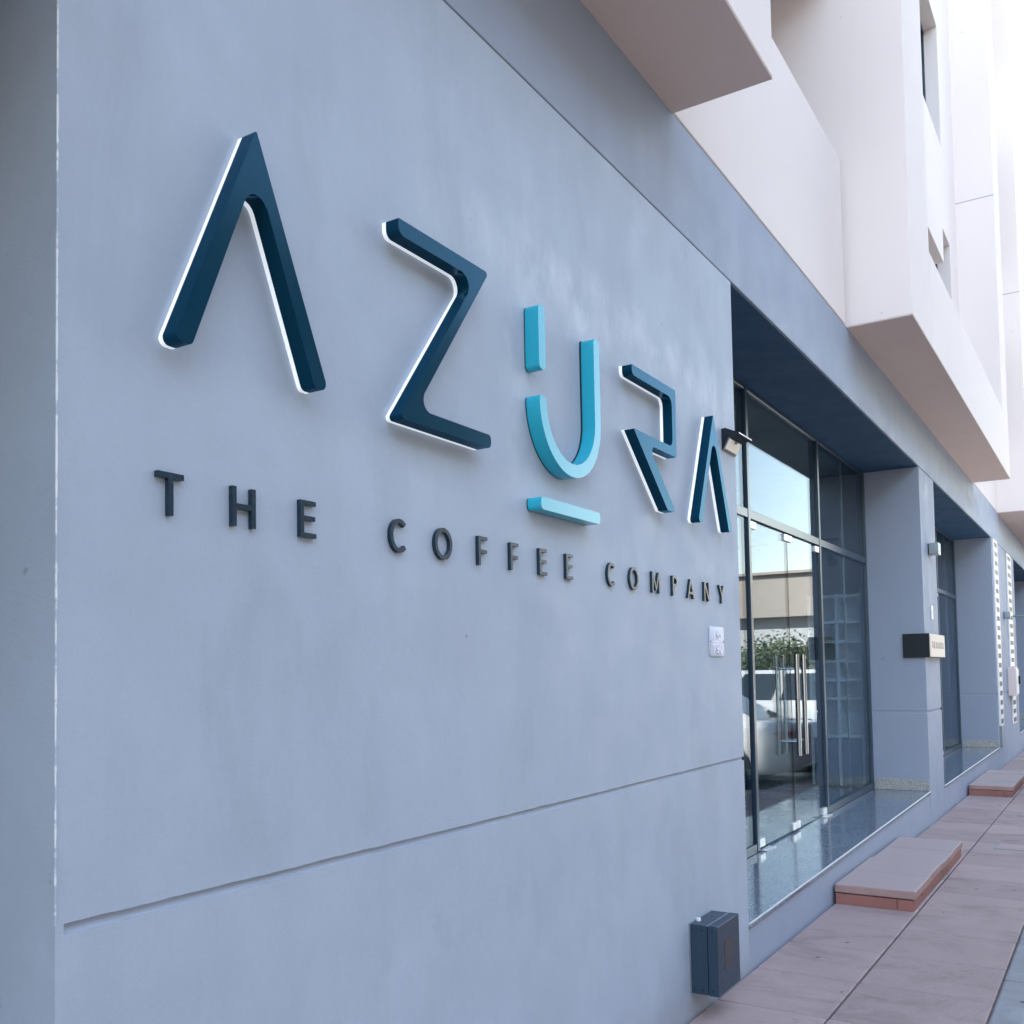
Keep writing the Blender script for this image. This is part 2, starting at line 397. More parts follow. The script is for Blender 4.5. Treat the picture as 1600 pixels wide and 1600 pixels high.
def glass_pane(x0, x1, z0, z1, parent, y=0.55, name='pane'):
    return bxo(name, (x0, x1, y, y+0.012, z0, z1), m_glass, parent)
GY = 0.55
def bay(x0, x1, main=False):
    sl = (lambda x: 0.238+0.0088*(x-5.05)-0.25) if main else (lambda x: 0.0)
    zs = 0.25
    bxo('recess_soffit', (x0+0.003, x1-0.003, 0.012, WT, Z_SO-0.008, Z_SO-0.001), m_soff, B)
    # plinth under the threshold, granite threshold slab and its pale worn edge
    tilt(bxo('threshold_wall', (x0+.001, x1-.001, 0.006, WT+0.1, -0.6, zs-0.03), m_wall2, B), lambda x: sl(x) if 1 else 0)
    th = tilt(bxo('threshold_slab', (x0+.001, x1-.001, -0.004, WT+0.3, zs-0.028, zs), m_gran, B, 0.003, 2), sl)
    tilt(bxo('slab_edge', (x0+.004, x1-.004, -0.0055, 0.005, zs-0.009, zs+0.0012), m_nose, th, 0.002), sl)
    # granite skirting on both reveals
    for xa, xb in ((x0, x0+0.012), (x1-0.012, x1)):
        tilt(bxo('granite_skirting', (xa, xb, 0.008, GY-0.03, zs+.001, zs+0.115), m_granl, B, 0.002), sl)
    # aluminium shop front
    m1, m2 = x0+1.91, x0+3.91; xm = (m1+m2)/2; tz0, tz1 = 2.64, 2.705; ft = Z_SO-0.012
    fr = tilt(bxo('shopfront_frame', (x0+.002, m1, GY-0.014, GY+0.05, zs+0.002, zs+0.062), m_frame, B, 0.003), sl)
    tilt(bxo('bottom_rail', (m2, x1-.002, GY-0.014, GY+0.05, zs+0.002, zs+0.062), m_frame, fr, 0.003), sl)
    bxo('head_rail', (x0+.002, x1-.002, GY-0.014, GY+0.05, ft-0.03, ft), m_frame, fr, 0.003)
    for mx, w in ((x0+0.028, .05), (m1, .055), (m2, .055), (x1-0.028, .05)):
        bxo('mullion', (mx-w/2, mx+w/2, GY-0.018, GY+0.056, zs+sl(mx)+0.004, ft-0.004), m_frame, fr, 0.004, 2)
    for xa, xb in ((x0+.05, m1-.027), (m1+.027, m2-.027), (m2+.027, x1-.05)):
        bxo('transom', (xa, xb, GY-0.015, GY+0.052, tz0, tz1), m_frame, fr, 0.003)
    for xa, xb in ((x0+.05, m1-.027), (m2+.027, x1-.05)):
        xc = (xa+xb)/2
        for za, zb in ((zs+.07, tz0), (tz1, ft-.03)):
            glass_pane(xa, xc-.002, za, zb, fr); glass_pane(xc+.002, xb, za, zb, fr)
            bxo('glazing_joint', (xc-.0018, xc+.0018, GY-.0015, GY+.014, za, zb), m_lampg, fr)
    glass_pane(m1+.027, m2-.027, tz1, ft-.03, fr)
    # two frameless glass doors
    for s, (xa, xb) in ((-1, (m1+.034, xm-.003)), (1, (xm+.003, m2-.034))):
        zb = zs+sl(xm)+0.012
        d = bxo('glass_door', (xa, xb, GY, GY+.012, zb, tz0-.01), m_glass, B)
        hx = xm+s*0.10
        ea = (xb-.0005, xb+.0022) if s < 0 else (xa-.0022, xa+.0005)
        bxo('door_edge', (*ea, GY-.0012, GY+.0132, zb, tz0-.01), m_black, d)
        for side, yo in ((-1, GY-0.075), (1, GY+0.087)):
            bm = cyl((hx, yo, 0.87), (hx, yo, 1.665), 0.019, n=16)
            hd = obj('pull_handle', bm, m_steel, d, True)
        for zc in (0.98, 1.555): obj('handle_stud', cyl((hx, GY-0.075, zc), (hx, GY+0.087, zc), 0.009, n=10), m_steel, d, True)
        ex = xm-s*0.0
        # patch fittings: at the meeting stile and at the hinge side
        for px0, px1 in (((xa+.0, xa+.13) if s < 0 else (xb-.13, xb)), ((xb-.105, xb-.002) if s < 0 else (xa+.002, xa+.105))):
            for pz0, pz1 in ((zb+.004, zb+.062), (tz0-.066, tz0-.012)):
                f = bxo('patch_fitting', (px0, px1, GY-.014, GY+.026, pz0, pz1), m_patch, d, 0.004, 2)
        fx = (xa+xb)/2
    # interior: one room per unit
    iy0, iy1 = GY+0.06, 6.5
    a, b = x0-0.38, x1+0.38
    tilt(bxo('interior_floor', (a, b, WT+.302, iy1, zs-.05, zs-.006), m_intf, B), sl)
    bxo('interior_ceiling', (a, b, WT+.085, iy1, 3.63, 3.70), m_intw, B)
    bxo('interior_back_wall', (a, b, iy1, iy1+.1, -.1, 3.75), m_intw, B)
    for xa in (a-.06, b): bxo('interior_side_wall', (xa, xa+.06, WT+.005, iy1, -.1, 3.75), m_intw, B)
for i, (a, b) in enumerate(BAYS):
    bay(a, b, i == 2)
bxo('added_shade_bulkhead', (-4.75, 1.0965, 0.03, WT-.04, 3.02, Z_SO-.02), m_soff, B)  # unseen block added under the left soffit to shade the wall end
# slim recessed floor-spring covers in front of the doors
for xx in (7.02, 8.72):
    bxo('floor_spring_cover', (xx, xx+0.22, GY-.055, GY-.004, 0.2575+0.0088*(xx-6.95), 0.2605+0.0088*(xx-6.95)+.001), m_patch, B)

# --- upper storeys: projecting boxes alternating with recessed balconies
def wall_openings(x0, x1, z0, z1, ops, y0, y1):
    bm = bmesh.new(); xs = sorted({x0, x1, *[o[0] for o in ops], *[o[1] for o in ops]}); zs = sorted({z0, z1, *[o[2] for o in ops], *[o[3] for o in ops]})
    solid = lambda i, j: 0 <= i < len(xs)-1 and 0 <= j < len(zs)-1 and not any(o[0] <= (xs[i]+xs[i+1])/2 <= o[1] and o[2] <= (zs[j]+zs[j+1])/2 <= o[3] for o in ops)
    V = {}
    def vt(x, y, z):
        if (x, y, z) not in V: V[(x, y, z)] = bm.verts.new((x, y, z))
        return V[(x, y, z)]
    for i in range(len(xs)-1):
        for j in range(len(zs)-1):
            if not solid(i, j): continue
            a, b, c, d = xs[i], xs[i+1], zs[j], zs[j+1]
            bm.faces.new((vt(a, y0, c), vt(b, y0, c), vt(b, y0, d), vt(a, y0, d)))
            bm.faces.new((vt(a, y1, c), vt(a, y1, d), vt(b, y1, d), vt(b, y1, c)))
            if not solid(i-1, j): bm.faces.new((vt(a, y0, c), vt(a, y0, d), vt(a, y1, d), vt(a, y1, c)))
            if not solid(i+1, j): bm.faces.new((vt(b, y0, c), vt(b, y1, c), vt(b, y1, d), vt(b, y0, d)))
            if not solid(i, j-1): bm.faces.new((vt(a, y0, c), vt(a, y1, c), vt(b, y1, c), vt(b, y0, c)))
            if not solid(i, j+1): bm.faces.new((vt(a, y0, d), vt(b, y0, d), vt(b, y1, d), vt(a, y1, d)))
    bmesh.ops.recalc_face_normals(bm, faces=bm.faces[:])
    return bm
PY = -0.47
bx0 = -14.66+0.0
k = 0
for bx in (-14.7, -3.46, 7.80, 18.90, 30.0, 41.2, 52.4, 63.6, 74.8):
    e = bx+7.75; l1 = bx+0.92; r0 = e-0.78
    bxo('bay_base_slab', (l1, r0, PY+.16, 0.3, Z_BT, Z_BT+0.06), m_white, B)
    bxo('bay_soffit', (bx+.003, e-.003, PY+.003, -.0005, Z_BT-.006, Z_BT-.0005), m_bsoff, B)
    bxo('bay_pier', (bx, l1, PY, 1.7, Z_BT, ROOF), m_white, B, 0.006, 2)
    bxo('bay_pier', (r0, e, PY, 1.7, Z_BT, ROOF), m_white, B, 0.006, 2)
    bxo('bay_parapet', (l1, r0, PY, PY+.16, Z_BT, 4.965), m_white, B)
    ops = [(bx+1.7, bx+6.23, 5.25, 7.06), (bx+1.7, bx+5.75, 8.17, 9.75), (bx+1.7, bx+5.75, 11.6, 13.2), (bx+1.7, bx+5.75, 14.9, 16.5)]
    obj('bay_wall', wall_openings(l1, r0, Z_BT+.06, ROOF, ops, 0.0, 0.28), m_white, B)
    bxo('bay_wall_back', (l1, r0, 1.5, 1.7, Z_BT, ROOF), m_intw, B)
    # inner hood over the lower opening and shadow joint at storey height on the pier flanks
    bxo('window_hood', (bx+1.72, bx+4.8, -0.10, 0.27, 6.31, 6.75), m_white, B, 0.004)
    for xx in (bx-0.0012, r0-0.0012):
        bxo('storey_joint', (xx, xx+0.004, PY+.004, -0.004 if xx > bx+1 else 0.9, 7.90, 7.914), m_sjoint, B)
    for (oa, ob, oc, od) in ops:
        w = bxo('window', (oa+.004, ob-.004, 0.15, 0.21, oc+.002, oc+.06), m_frame, B)
        bxo('window_rail', (oa+.004, ob-.004, 0.15, 0.21, od-.06, od-.002), m_frame, w)
        for q in range(5):
            xx = oa+.03+(ob-oa-.06)*q/4
            bxo('window_mullion', (xx-.025, xx+.025, .152, .208, oc+.06, od-.06), m_frame, w)
            if q < 4:
                xn = oa+.03+(ob-oa-.06)*(q+1)/4
                bxo('pane', (xx+.025, xn-.025, .175, .185, oc+.06, od-.06), m_glass, w)
    # recessed balcony to the right of the box
    ge = e+3.45
    for z0, z1 in ((Z_BT, 5.45), (7.0, 8.35), (10.37, 11.7), (13.67, 15.0)):
        bxo('balcony_parapet', (e, ge, -0.006, 0.16, z0, z1), m_white, B, 0.004)
    for zc in (Z_BT+.3, 6.93, 10.3, 13.6, 16.9):
        bxo('balcony_slab', (e, ge, 0.16 if zc < 6 else -0.002, 1.7, zc, zc+.068), m_white, B)
    bxo('balcony_wall', (e, ge, 1.5, 1.7, Z_BT+.37, ROOF), m_white, B)
    bxo('roof_fascia', (e, ge, -0.004, 1.5, 16.97, ROOF), m_white, B)
bxo('rear_wall', (XL, XR, 8.8, 9.0, -.5, ROOF), m_white, B)
for xx in (XL, XR-.2): bxo('end_wall', (xx, xx+.2, 1.71, 8.79, -.5, ROOF-.01), m_white, B)
bxo('roof', (XL, XR, 0.0, 9.0, ROOF+.001, ROOF+.25), m_white, B)
for z in (4.2, 7.0): bxo('floor_slab', (XL, XR, 1.72, 8.7, z-.2, z), m_intw, B)

# ------------------------------------------------------------------ sign letters
YF, YB, YA = -0.057, -0.014, -0.001
def letter(name, label, polys, m, lit=True, group='large sign letters', parts=None):
    t = thing(name, label, 'sign letter', (polys[0][0][0], 0, min(p[1] for q in polys for p in q)), 0, group)
    off = Vector(t.location)
    def sh(ps): return [[(p[0]-off.x, p[1]-off.z) for p in q] for q in ps]
    names = parts or ['letter_face']
    for nm, q in zip(names, polys):
        o = obj(nm, prism(sh([q]), YF, YB if lit else -0.004, 0.0015), m, t, 'flatcaps', 40)
        if lit: obj('lit_acrylic_edge', prism(sh([q]), YB+0.0005, YA), m_led, o)
        else: obj('mounting_pad', prism(sh([[(p[0]*.985+.015*q[0][0], p[1]) for p in q]]), -0.0035, -0.0005), m_black, o)
    return t
def letA(c, w=0.237, top=2.797, bot=2.247):
    zi = top-0.092; wi = w-0.0495
    return round_poly([(c, top, 0.003), (c+w, bot, 0.022), (c+wi, bot, 0.016), (c, zi, 0.036), (c-wi, bot, 0.016), (c-w, bot, 0.024)], 7)
letter('sign_letter', 'large navy letter A with lit white edge, leftmost on the grey wall', [letA(1.563)], m_navy)
letter('sign_letter', 'large navy letter Z with lit white edge, second letter of the sign',
       [round_poly([(2.09, 2.797, .004), (2.549, 2.797, .009), (2.162, 2.286, .032), (2.548, 2.286, .012), (2.546, 2.245, .014), (2.085, 2.245, .010), (2.474, 2.752, .036), (2.09, 2.752, .026)], 8)], m_navy)
cxu, czu, ro, ri = 3.0925, 2.4755, 0.2325, 0.1855
def capend(pts): return pts
outer = [(cxu+ro*math.cos(a), czu+ro*math.sin(a)) for a in [math.pi+math.pi*i/40 for i in range(41)]]
inner = [(cxu+ri*math.cos(a), czu+ri*math.sin(a)) for a in [2*math.pi-math.pi*i/40 for i in range(41)]]
def arc(cx, cz, r, a0, a1, n=8): return [(cx+r*math.cos(a0+(a1-a0)*i/n), cz+r*math.sin(a0+(a1-a0)*i/n)) for i in range(n+1)]
w_ = ro-ri; ztop = 2.798
bowl = outer+arc(cxu+ro-.017, ztop-.017, .017, 0, math.pi/2, 5)+arc(cxu+ri+.017, ztop-.017, .017, math.pi/2, math.pi, 5)+inner[0:]+arc(cxu-ri-.014, czu, .014, 0, math.pi/2, 4)[1:]+arc(cxu-ro+.014, czu, .014, math.pi/2, math.pi, 4)[:-1]
bar = round_poly([(2.8605, 2.80, .018), (2.907, 2.80, .018), (2.907, 2.578, .018), (2.8605, 2.578, .018)])
under = round_poly([(2.856, 2.142, .014), (3.304, 2.142, .012), (3.304, 2.099, .010), (2.856, 2.099, .014)])
letter('sign_letter', 'large bright cyan letter U with separate short bar and underline', [bowl, bar, under], m_cyan, False, parts=['letter_bowl', 'letter_bar', 'letter_underline'])
letter('sign_letter', 'large navy letter R of angular open strokes with lit white edge',
       [round_poly([(3.622, 2.788, .003), (4.087, 2.788, .006), (4.083, 2.488, .006), (3.772, 2.488, .022), (4.064, 2.24, .012), (3.966, 2.24, .02), (3.627, 2.528, .003), (4.040, 2.528, .03), (4.042, 2.746, .036), (3.622, 2.746, .022)], 8)], m_navy)
letter('sign_letter', 'large navy letter A with lit white edge, rightmost beside the small wall lamp', [letA(4.570, 0.236, 2.785, 2.237)], m_navy)

def rect(x0, x1, z0, z1): return [(x0, z0), (x1, z0), (x1, z1), (x0, z1)]
st = 0.0125; hh = 0.0905
def ringarc(cx, cz, rx, rz, a0, a1, t, n=28):
    o = [(cx+rx*math.cos(a0+(a1-a0)*i/n), cz+rz*math.sin(a0+(a1-a0)*i/n)) for i in range(n+1)]
    i_ = [(cx+(rx-t)*math.cos(a0+(a1-a0)*i/n), cz+(rz-t)*math.sin(a0+(a1-a0)*i/n)) for i in range(n, -1, -1)]
    return o+i_
def glyph(ch, w):
    h = hh; t = st
    if ch == 'T': return [[(0, h-t), (w/2-t/2, h-t), (w/2-t/2, 0), (w/2+t/2, 0), (w/2+t/2, h-t), (w, h-t), (w, h), (0, h)]]
    if ch == 'H': return [[(0, 0), (t, 0), (t, h*.44), (w-t, h*.44), (w-t, 0), (w, 0), (w, h), (w-t, h), (w-t, h*.44+t), (t, h*.44+t), (t, h), (0, h)]]
    if ch == 'E': return [[(0, 0), (w, 0), (w, t*.9), (t, t*.9), (t, h*.46), (w*.93, h*.46), (w*.93, h*.46+t*.9), (t, h*.46+t*.9), (t, h-t*.9), (w*.98, h-t*.9), (w*.98, h), (0, h)]]
    if ch == 'F': return [[(0, 0), (t, 0), (t, h*.42), (w*.93, h*.42), (w*.93, h*.42+t*.9), (t, h*.42+t*.9), (t, h-t*.9), (w, h-t*.9), (w, h), (0, h)]]
    if ch == 'C': return [ringarc(w*.56, h/2, w*.56, h*.52, rad(47), rad(313), t)]
    if ch == 'O':
        return [ringarc(w/2, h/2, w/2, h*.52, rad(90), rad(270), t), ringarc(w/2, h/2, w/2, h*.52, rad(-90), rad(90), t)]
    if ch == 'M': return [[(0, 0), (t, 0), (t, h*.74), (w/2-t*.35, h*.12), (w/2+t*.35, h*.12), (w-t, h*.74), (w-t, 0), (w, 0), (w, h), (w-t, h), (w/2, h*.33), (t, h), (0, h)]]
    if ch == 'P':
        r = h*.27; cz = h-r
        o = [(w-r+r*math.cos(a), cz+r*math.sin(a)) for a in [math.pi/2-math.pi*i/16 for i in range(17)]]
        i_ = [(w-r+(r-t)*math.cos(a), cz+(r-t)*math.sin(a)) for a in [-math.pi/2+math.pi*i/16 for i in range(17)]]
        return [[(0, 0), (0, h)]+o+[(t, h-2*r), (t, 0)]][:0]+[[(0, 0), (0, h), (t, h), (t, 0)], [(t, h-t), (t, h)]+o+[(t, h-2*r), (t, h-2*r+t)]+i_]
    if ch == 'A': return [[(0, 0), (t*1.05, 0), (w*.27, h*.22), (w*.73, h*.22), (w-t*1.05, 0), (w, 0), (w/2+t*.55, h), (w/2-t*.55, h)][:2]+[(w*.285, h*.22), (w*.335, h*.22+t*.9), (w/2, h*.80), (w*.665, h*.22+t*.9), (w*.335, h*.22+t*.9)][:0]+[(w/2, h*.80), (w-t*1.05, 0), (w, 0), (w/2+t*.55, h), (w/2-t*.55, h)], rect(w*.27, w*.73, h*.22, h*.22+t*.9)]
    if ch == 'N': return [[(0, 0), (t, 0), (t, h*.76), (w-t*1.1, 0), (w, 0), (w, h), (w-t, h), (w-t, h*.24), (t*1.1, h), (0, h)]]
    if ch == 'Y': return [[(w/2-t/2, 0), (w/2+t/2, 0), (w/2+t/2, h*.42), (w, h), (w-t*1.15, h), (w/2, h*.55), (t*1.15, h), (0, h), (w/2-t/2, h*.42)]]
sub = [('T', 1.323, .068), ('H', 1.527, .071), ('E', 1.745, .056), ('C', 2.096, .074), ('O', 2.304, .088), ('F', 2.535, .052), ('F', 2.726, .051), ('E', 2.917, .053), ('E', 3.111, .053),
       ('C', 3.451, .070), ('O', 3.657, .087), ('M', 3.885, .083), ('P', 4.113, .057), ('A', 4.292, .086), ('N', 4.509, .071), ('Y', 4.718, .077)]
words = ['THE']*3+['COFFEE']*6+['COMPANY']*7
seen = {}
ordn = {'COFFEEF': ['first', 'second'], 'COFFEEE': ['first', 'last']}
for (ch, x, w), wd in zip(sub, words):
    key = wd+ch; q = seen.get(key, 0); seen[key] = q+1
    which = ordn[key][q]+' ' if key in ordn else ''
    z0 = 1.8905-(x-1.32)*0.0028
    bm = bmesh.new()
    for gi, pl in enumerate(glyph(ch, w)):
        prism([pl], -0.0125-0.0002*gi, -0.0008, 0.0, bm)
    o = obj('sign_letter', bm, m_small); o.location = (x, 0, z0)
    tag(o, f'small dark raised letter {ch}, {which}{ch} of the word {wd} below the large letters', 'sign letter', 'small sign letters in the lower row')

# ------------------------------------------------------------------ wall-mounted things
# solar wall lamp at the wall corner
t = thing('wall_lamp', 'small black wedge-shaped wall lamp with pale panel at the wall corner', 'lamp', (4.848, 0, 2.668))
LW = 0.202
bm = bmesh.new(); pr = [(-.0008, 0.0), (-.0008, 0.112), (-0.02, 0.114), (-0.092, 0.080), (-0.092, 0.074), (-0.036, 0.064), (-0.008, 0.010)]
a = [bm.verts.new((0, p[0], p[1])) for p in pr]; b = [bm.verts.new((LW, p[0], p[1])) for p in pr]
bm.faces.new(a); bm.faces.new(b[::-1])
for i in range(len(pr)): bm.faces.new((a[i], b[i], b[(i+1) % 7], a[(i+1) % 7]))
bmesh.ops.recalc_face_normals(bm, faces=bm.faces[:]); obj('lamp_body', bm, m_black, t)
LB = Vector((0, -0.036, 0.064)); d = Vector((0, 0.028, -0.054)); nrm = Vector((0, -0.054, -0.028)).normalized()
def panel(u0, u1, s0, s1, h0, h1):
    bm = bmesh.new()
    vs = [[bm.verts.new(LB+Vector((uu, 0, 0))+d*ss+nrm*h) for uu, ss in ((u0, s0), (u1, s0), (u1, s1), (u0, s1))] for h in (h0, h1)]
    bm.faces.new(vs[0]); bm.faces.new(vs[1][::-1])
    for i in range(4): bm.faces.new((vs[0][i], vs[0][(i+1) % 4], vs[1][(i+1) % 4], vs[1][i]))
    bmesh.ops.recalc_face_normals(bm, faces=bm.faces[:]); return bm
obj('lamp_bezel', panel(.006, LW-.006, .02, .98, .0005, .004), m_lampg, t)
obj('lamp_lens', panel(.012, LW-.012, .06, .93, .0045, .008), m_lens, t)
obj('motion_sensor', cyl(LB+Vector((LW/2, 0, 0))+d*.12+nrm*.006, LB+Vector((LW/2, 0, 0))+d*.12+nrm*.020, .010, .006, 12), m_lampg, t)
bxo('top_edge', (-.001, LW+.001, -.0935, -.0915, .0745, .0805), m_wplas, t)

# house number plate
t = thing('number_plate', 'small lilac house number plate with white digits on the grey wall', 'sign', (4.585, 0, 1.618))
obj('plate', prism([round_poly([(0, 0, .012), (.2, 0, .012), (.2, .145, .012), (0, .145, .012)])], -0.006, -0.0008, .001), m_plate, t, True)
bxo('divider', (.012, .188, -.0072, -.0055, .070, .0735), m_platew, t)
def stroke(pts, wdt): # flat stroke digits
    bm = bmesh.new()
    for (p, q) in zip(pts[:-1], pts[1:]):
        p, q = Vector(p), Vector(q); dd = (q-p).normalized(); nn = Vector((-dd.y, dd.x))*wdt/2; p = p-dd*wdt*.3; q = q+dd*wdt*.3
        prism([[p+nn, p-nn, q-nn, q+nn]], -.0072-.00005*len(bm.faces), -.0055, 0, bm)
    return bm
def circ(cx, cz, rx, rz, a0=0, a1=360, n=14): return [(cx+rx*math.cos(rad(a0+(a1-a0)*i/n)), cz+rz*math.sin(rad(a0+(a1-a0)*i/n))) for i in range(n+1)]
wd = .0075
for pts in ([(.04, .127), (.058, .085), (.076, .127)],):
    obj('digit', stroke(pts, wd), m_platew, t)
obj('digit', stroke(circ(.1, .116, .011, .011)+[(.111, .116), (.113, .085)], wd), m_platew, t)
obj('digit', stroke(circ(.145, .105, .004, .005), wd), m_platew, t)
obj('digit', stroke([(.04, .058), (.072, .058), (.054, .016)], wd), m_platew, t)
obj('digit', stroke(circ(.1, .046, .013, .0125)+[(.113, .046), (.112, .030), (.104, .017), (.09, .018)], wd), m_platew, t)
obj('digit', stroke(circ(.147, .037, .014, .021), wd), m_platew, t)
for xx in (.008, .192): obj('screw', cyl((xx, -.0085, .072), (xx, -.005, .072), .0035, n=8), m_black, t)

# dark metal junction box low on the wall
t = thing('meter_box', 'dark blue-grey metal service box low on the grey wall above the pavement', 'box', (4.228, 0, 0.118))
bxo('back_plate', (-.0015, .2915, -.006, -.0008, -.0015, .3045), m_lampg, t)
bxo('box_body', (0, .29, -.084, -.0065, 0, .303), m_box, t, .002)
bxo('box_lid', (-.001, .291, -.132, -.0865, -.001, .304), m_box, t, .003, 2)
bxo('lid_label', (.085, .20, -.1335, -.1318, .10, .225), gloss('brown_label', (.045, .040, .05), .5), t)
bm = bmesh.new()
for yy in (-.02, -.06, -.108):
    for z in (.022, .281): add_cyl(bm, (-.0035, yy, z), (.002, yy, z), .004, n=8)
obj('side_screw', bm, m_black, t)
obj('cable_gland', cyl((.075, -.018, .300), (.075, -.018, .315), .011, n=12), m_wplas, t, True)

# boxed sign wrapped round the narrow pier
t = thing('pier_sign', 'black box sign with cream lettered face wrapped around the narrow pier', 'sign', (10.87, 0, 1.647))
bxo('sign_box', (-.0, .985, -.045, .205, 0, .244), m_black, t, .003)
bxo('sign_face', (.004, .981, -.055, -.0455, .004, .240), m_cream, t, .002)
def textobj(txt, size, m, parent, loc, rot, name, sx=1.0, ext=.0012):
    cu = bpy.data.curves.new('tx', 'FONT'); cu.body = txt; cu.size = size; cu.extrude = ext; cu.align_x = 'CENTER'; cu.align_y = 'CENTER'
    o = bpy.data.objects.new('tx', cu); COL.objects.link(o)
    dg = bpy.context.evaluated_depsgraph_get(); me = bpy.data.meshes.new_from_object(o.evaluated_get(dg))
    bpy.data.objects.remove(o); bpy.data.curves.remove(cu)
    me.materials.clear(); me.materials.append(m); n = bpy.data.objects.new(name, me); COL.objects.link(n); n.parent = parent
    n.location = loc; n.rotation_euler = rot; n.scale = (sx, 1, 1); return n
textobj('THE ROASTER', 0.098, m_text, t, (.49, -.0558, .124), (rad(90), 0, 0), 'lettering', 1.28)

def pier_lamp(x, z, label):
    t = thing('pier_lamp', label, 'lamp', (x, 0, z), 0, 'box lamps on the piers')
    bxo('mounting_plate', (0.02, .16, -.012, -.0008, .01, .115), m_black, t)
    obj('lamp_housing', prism([round_poly([(0, 0, .01), (.18, 0, .01), (.18, .125, .01), (0, .125, .01)])], -.10, -.0125, .004), m_lampg, t, True)
    bxo('light_slot', (.03, .15, -.085, -.03, -.002, .001), m_wplas, t)
pier_lamp(11.30, 2.735, 'grey box lamp high on the narrow pier above the box sign')
pier_lamp(19.25, 2.36, 'grey box lamp on the wide far pier between the striped panels')
t = thing('wall_switch', 'slim white bell plate on the narrow pier above the box sign', 'bell plate', (11.33, 0, 2.05))
bxo('switch_plate', (0, .10, -.012, -.0008, 0, .147), m_wplas, t, .003)
bxo('switch_button', (.03, .07, -.0155, -.0122, .05, .10), m_wplas, t, .002)
# striped louvre panels on the far wide pier
m_slot = gloss('dark_louvre_slot', (.05, .055, .065), .5)
for x0, x1, z0, z1, lab in ((17.80, 18.36, .58, 3.60, 'tall white panel with dark slots on the far pier, nearer of the two'), (20.02, 20.72, .50, 3.58, 'tall white panel with dark slots on the far pier, farther of the two')):
    t = thing('louvre_panel', lab, 'louvre panel', (x0, 0, z0), 0, 'white slotted panels on the far pier')
    bxo('panel_board', (0, x1-x0, -.025, -.0008, 0, z1-z0), m_wplas, t, .003)
    n = 20; pit = (z1-z0)/n; pr0 = None
    for q in range(n):
        if pr0 is None: pr0 = o = bxo('louvre_slot', (.10, x1-x0-.12, -.030, -.0255, 0, .075), m_slot, t)
        else: o = inst(pr0, 'louvre_slot', t)
        o.location = (0, 0, q*pit+.035)
    if x0 < 18: bxo('base_bracket', (.12, .40, -.03, -.0008, -.33, -.004), m_lampg, t, .003)
t = thing('hose_cabinet', 'pale pink wall cabinet with white fitting on the far pier', 'cabinet', (19.55, 0, 1.02))
bxo('cabinet_body', (0, .5, -.12, -.0008, 0, .50), m_pinkbox, t, .006)
bxo('cabinet_door', (.03, .47, -.135, -.121, .03, .47), m_wplas, t, .004)
bxo('door_handle', (.39, .43, -.165, -.1352, .2, .34), m_black, t, .004)
t = thing('floodlight', 'small grey floodlight on a bracket at the far pier edge', 'lamp', (21.15, 0, 2.42))
obj('bracket_arm', cyl((0, -.0008, .06), (0, -.22, .06), .018), m_lampg, t)
bxo('flood_head', (-.13, .13, -.36, -.2, -.05, .05), m_lampg, t, .01)
bxo('flood_lens', (-.1, .1, -.35, -.21, -.058, -.0505), m_lens, t)

# ------------------------------------------------------------------ entrance steps
def step(x0, x1, label):
    zb = zg(x0); t = thing('entrance_step', label, 'step', (x0, 0, zb), 0, 'red concrete entrance steps'); t.rotation_euler = (0, 0.0066, 0)
    L = x1-x0; D = 0.505
    bxo('step_core', (.02, L-.02, -D+.03, -.012, -.02, .066), m_bed, t)
    # riser tiles on the near end and the long front
    w = D-.10
    for y0, y1 in ((-D+.012, -D+.108), (-D+.111, -.016)):
        bxo('riser_tile', (.008, .03, y0, y1, .001, .070), m_red, t, .002)
    for y0, y1 in ((-D+.012, -D+.108), (-D+.111, -.016)):
        bxo('riser_tile', (L-.03, L-.008, y0, y1, .001, .070), m_red, t, .002)
    n = 4
    for i in range(n):
        a, b = .032+(L-.064)*i/n, .032+(L-.064)*(i+1)/n
        bxo('riser_tile', (a+.001, b-.002, -D+.011, -D+.03, .001, .070), m_red, t, .002)
    for i in range(n):
        a, b = L*i/n, L*(i+1)/n; dz = random.uniform(-.003, .003)
        o = bxo('coping_slab', (a+.0015, b-.0015, -D+random.uniform(-.004, .004), -.006-random.uniform(0, .012), .0735+dz, .128+dz), m_slab if False else m_cop, t, .009, 3)
m_cop = concrete('red_coping_concrete', (0.40, 0.265, 0.25), 0.25, 0.7, 0.3)
# trodden grey film on the upward faces of the coping
gm = N(m_cop, 'ShaderNodeNewGeometry'); sp = N(m_cop, 'ShaderNodeSeparateXYZ'); LK(m_cop, gm.outputs['Normal'], sp.inputs[0])
old = bsdf(m_cop).inputs['Base Color'].links[0].from_socket
setcol(m_cop, mixc(m_cop, ramp(m_cop, sp.outputs[2], [(0.6, g(0)), (0.95, g(0.9))]), old, (0.36, 0.295, 0.30)))
step(6.82, 9.10, 'worn red concrete step in front of the near glass doors')
step(13.70, 15.95, 'red concrete step farther along at the second shop front')
step(23.4, 25.7, 'farthest red concrete step at the pavement edge of the frame')
# utility covers let into the pavement
for xx, lab in ((9.6, 'nearer flush metal cover in the pavement slabs'), (11.9, 'farther flush metal cover in the pavement slabs')):
    t = thing('utility_cover', lab, 'cover', (xx, -.92, zg(xx)+.003), 0, 'flush covers in the pavement'); t.rotation_euler = (0, .0066, 0)
    bxo('cover_frame', (0, .34, 0, .24, -.004, .002), m_kerb, t, .001); bxo('cover_plate', (.02, .32, .02, .22, .0022, .004), m_slab, t, .001)

